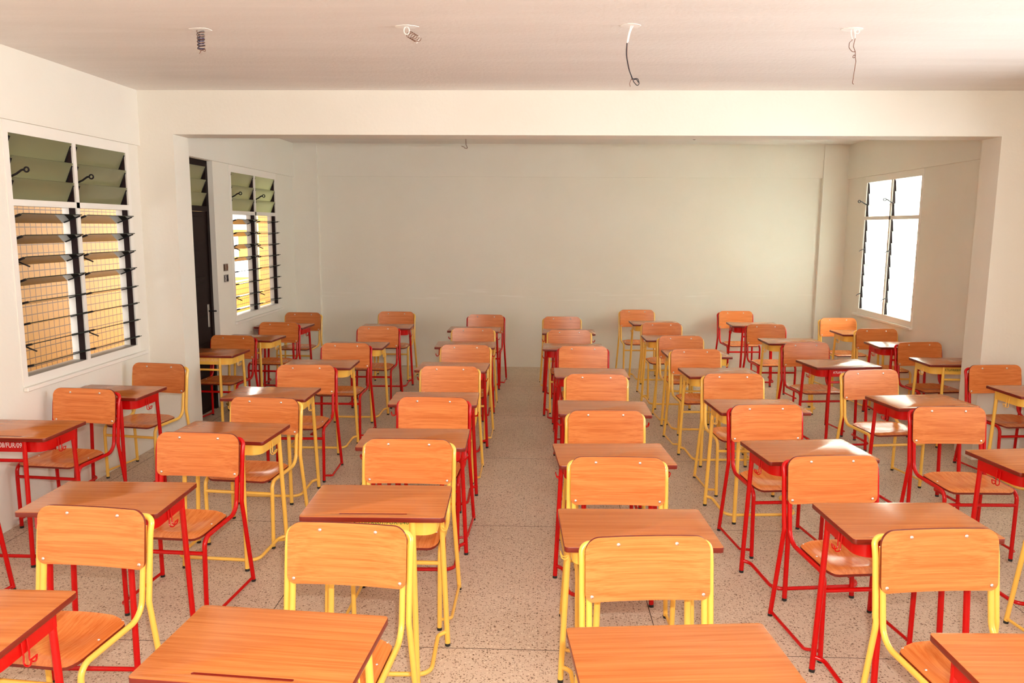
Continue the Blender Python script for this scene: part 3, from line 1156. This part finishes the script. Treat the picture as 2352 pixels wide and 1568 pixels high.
# ------------------------------------------------------------------ loose wires at the ceiling light points
def wire_point(name, x, y, label, builds, patch=True):
    t = empty(name, (x, y, ZC))
    tag(t, label, 'wires', 'bare light points on the ceiling')
    if patch:
        bm = bmesh.new()
        rr = random.Random(int(x * 100))
        ring = []
        for k in range(14):
            a = 2 * PI * k / 14
            r = 0.036 + 0.014 * rr.random()
            ring.append((r * 1.35 * math.cos(a), r * math.sin(a)))
        lo = [bm.verts.new((p[0], p[1], -0.002)) for p in ring]
        hi = [bm.verts.new((p[0], p[1], 0.001)) for p in ring]
        bm.faces.new(lo[::-1])
        bm.faces.new(hi)
        for k in range(14):
            bm.faces.new((lo[k], lo[(k + 1) % 14], hi[(k + 1) % 14], hi[k]))
        finish('plaster_patch', bm, M_white, t, smooth=False)
    for nm, mat, pts, r in builds:
        bm = bmesh.new()
        tube(bm, pts, r, 6)
        finish(nm, bm, mat, t)
    return t


def coil(x0, z0, x1, z1, n, rad, r0=0.0, ph=0.0, flat=0.45):
    out = []
    m_ = n * 14
    for k in range(m_ + 1):
        f = k / m_
        a = 2 * PI * n * f + ph
        out.append((x0 + (x1 - x0) * f + rad * math.cos(a), rad * math.sin(a), z0 + (z1 - z0) * f + rad * flat * math.sin(a)))
    return out


wire_point('ceiling_wires', -1.803, 4.25, 'tight dark coil of wires, leftmost of the four ceiling points nearest the camera', [
    ('black_wire', M_wireblk, coil(0, -0.010, 0.002, -0.095, 6, 0.018), 0.0016),
    ('blue_wire', M_wireblu, coil(0.002, -0.035, -0.002, -0.100, 5, 0.016, ph=1.2), 0.0016),
    ('brown_wire', M_wirebrn, coil(0, -0.004, 0, -0.108, 6, 0.020, ph=2.4), 0.0015),
    ('wire_end', M_wirebrn, fillet([(0.012, 0, -0.098), (0.022, 0.003, -0.104), (0.020, 0, -0.112), (0.0, 0, -0.104), (-0.012, 0, -0.122)], 0.006), 0.0014)])
wire_point('ceiling_wires', -0.701, 4.20, 'short slanting brown wire coil with a white loop, second ceiling point from the left', [
    ('white_loop', M_wirewht, [(0.0 + 0.014 * math.sin(k * PI / 8), 0, -0.020 + 0.019 * math.cos(k * PI / 8)) for k in range(17)], 0.0032),
    ('brown_wire', M_wirebrn, coil(0.014, -0.038, 0.056, -0.062, 4, 0.019, ph=0.4, flat=1.0), 0.0016),
    ('lead', M_wirebrn, fillet([(0.010, 0, 0.0), (0.014, 0, -0.02), (0.020, 0, -0.034)], 0.01), 0.0016),
    ('bare_end', M_wirewht, fillet([(0.062, 0.01, -0.044), (0.062, 0, -0.070), (0.050, 0, -0.082)], 0.012), 0.0022)])
wire_point('ceiling_wires', 0.446, 4.19, 'long hanging black wires ending in a loop, third ceiling point from the left', [
    ('white_sleeve', M_wirewht, fillet([(0.006, 0, 0.0), (-0.006, 0, -0.040), (-0.013, 0, -0.085)], 0.1), 0.0034),
    ('second_sleeve', M_wirewht, fillet([(0.016, 0, 0.0), (0.002, 0.004, -0.030), (-0.008, 0.003, -0.080)], 0.1), 0.0028),
    ('black_wire', M_wireblk, fillet([(-0.013, 0, -0.080), (-0.016, 0, -0.140), (0.000, 0, -0.215), (0.022, 0, -0.265)], 0.2, 5), 0.0030),
    ('brown_wire', M_wirebrn, fillet([(-0.011, 0.003, -0.080), (-0.012, 0.003, -0.150), (0.006, 0.003, -0.225), (0.020, 0.003, -0.268)], 0.2, 5), 0.0020),
    ('end_loop', M_wireblk, fillet([(0.020, 0, -0.262), (0.048, 0.004, -0.258), (0.056, 0, -0.285), (0.046, 0, -0.297), (0.018, -0.004, -0.268), (0.040, 0.0, -0.262), (0.052, 0, -0.280)], 0.010, 4), 0.0022),
    ('wire_tail', M_wirebrn, fillet([(0.014, 0, -0.262), (0.006, 0, -0.285), (0.010, 0.002, -0.30)], 0.01), 0.0016)])
wire_point('ceiling_wires', 1.600, 4.27, 'knotted brown wires with one long tail, rightmost of the ceiling points nearest the camera', [
    ('white_sleeve', M_wirewht, fillet([(-0.012, 0, 0.0), (-0.008, 0, -0.030), (-0.002, 0, -0.050)], 0.02), 0.0026),
    ('second_sleeve', M_wirewht, fillet([(0.004, 0, 0.0), (0.010, 0, -0.025), (0.012, 0, -0.046)], 0.02), 0.0026),
    ('white_loop', M_wirewht, [(0.022 + 0.010 * math.sin(k * PI / 6), 0, -0.012 + 0.011 * math.cos(k * PI / 6)) for k in range(13)], 0.0020),
    ('brown_wire', M_wirebrn, fillet([(-0.002, 0, -0.046), (-0.002, 0, -0.056), (-0.016, 0, -0.066), (-0.016, 0, -0.092), (0.002, 0, -0.112), (0.018, 0, -0.112)], 0.014, 5), 0.0017),
    ('second_wire', M_wirebrn, fillet([(0.013, 0, -0.044), (0.006, 0, -0.085), (0.018, 0, -0.112), (0.020, 0, -0.140), (0.006, 0.004, -0.142), (0.016, 0.002, -0.118), (0.024, 0, -0.160), (0.014, 0, -0.268), (0.020, 0, -0.274)], 0.008, 4), 0.0017)])
wire_point('ceiling_wires', -0.858, 9.11, 'small hooked brown wire hanging in the back bay left of centre', [
    ('brown_wire', M_wirebrn, fillet([(0, 0, 0), (0.003, 0, -0.10), (0.020, 0, -0.130), (0.010, 0, -0.138), (-0.016, 0, -0.134), (-0.020, 0, -0.122), (-0.050, 0, -0.112)], 0.008, 4), 0.0035)], False)
wire_point('ceiling_wires', 1.726, 9.18, 'short stub of dark wire in the back bay right of centre', [
    ('black_wire', M_wireblk, coil(0.0, -0.004, 0.012, -0.024, 2, 0.014), 0.0035)], False)

# ------------------------------------------------------------------ outside, left: tiled corridor and the building across the yard
CX = -5.15
slab('floor_corridor', [(CX - 0.2, XL - WT, 2.0, 24.0, -0.12, 0.0)], M_floor)
slab('ceiling_corridor', [(CX - 0.2, XL - WT, 2.0, 24.0, 2.95, 3.10)], M_outwhite)
slab('wall_corridor_end', [(CX - 0.2, XL - WT, 24.0, 24.15, 0, 2.95)], M_outwhite)
slab('wall_corridor', [(CX - 0.18, CX, 2.0, 9.9, 0, 2.95), (CX - 0.18, CX, 9.9, 12.3, 0, 0.83), (CX - 0.18, CX, 12.3, 12.55, 0, 2.95), (CX - 0.18, CX, 12.55, 14.25, 0, 0.83), (CX - 0.18, CX, 14.25, 19.0, 0, 2.95)], M_tile)  # nearer gap above the parapet is invented and unseen, added to light the tiles
slab('wall_outer_left', [(XL - WT - 0.15, XL - WT, YB + 0.15, 24.0, 0, 2.95)], M_outwhite)

bld = empty('building', (-17.0, 42.0, 0))
tag(bld, 'far ochre tiled building with white bands seen through the left rear window', 'building')
bm = bmesh.new()
box(bm, -8, 8, 0, 6, -4, 9)
finish('wall', bm, M_tile, bld, smooth=False)
bm = bmesh.new()
for z in (-1.0, 1.55, 4.6):
    box(bm, -8.05, 8.05, -0.12, 0, z, z + 0.9)
finish('white_band', bm, M_outwhite, bld, smooth=False)
for xx in (-6.0, -3.0, 0.0, 3.0, 6.0):
    bm = bmesh.new()
    box(bm, xx - 0.7, xx + 0.7, -0.06, 0, 0.1, 1.3)
    w = finish('window', bm, M_trim, bld, smooth=False)
    bm = bmesh.new()
    for k in range(3):
        box(bm, xx - 0.62 + k * 0.43, xx - 0.24 + k * 0.43, -0.09, -0.06, 0.18, 1.22)
    finish('pane', bm, M_steel, w, smooth=False)

slab('ground', [(-60, 60, 26, 90, -4.3, -4.0), (-60, CX - 1.0, -20, 26, -4.3, -4.0), (XR + 1.0, 60, -20, 26, -4.3, -4.0)], M_outwhite)
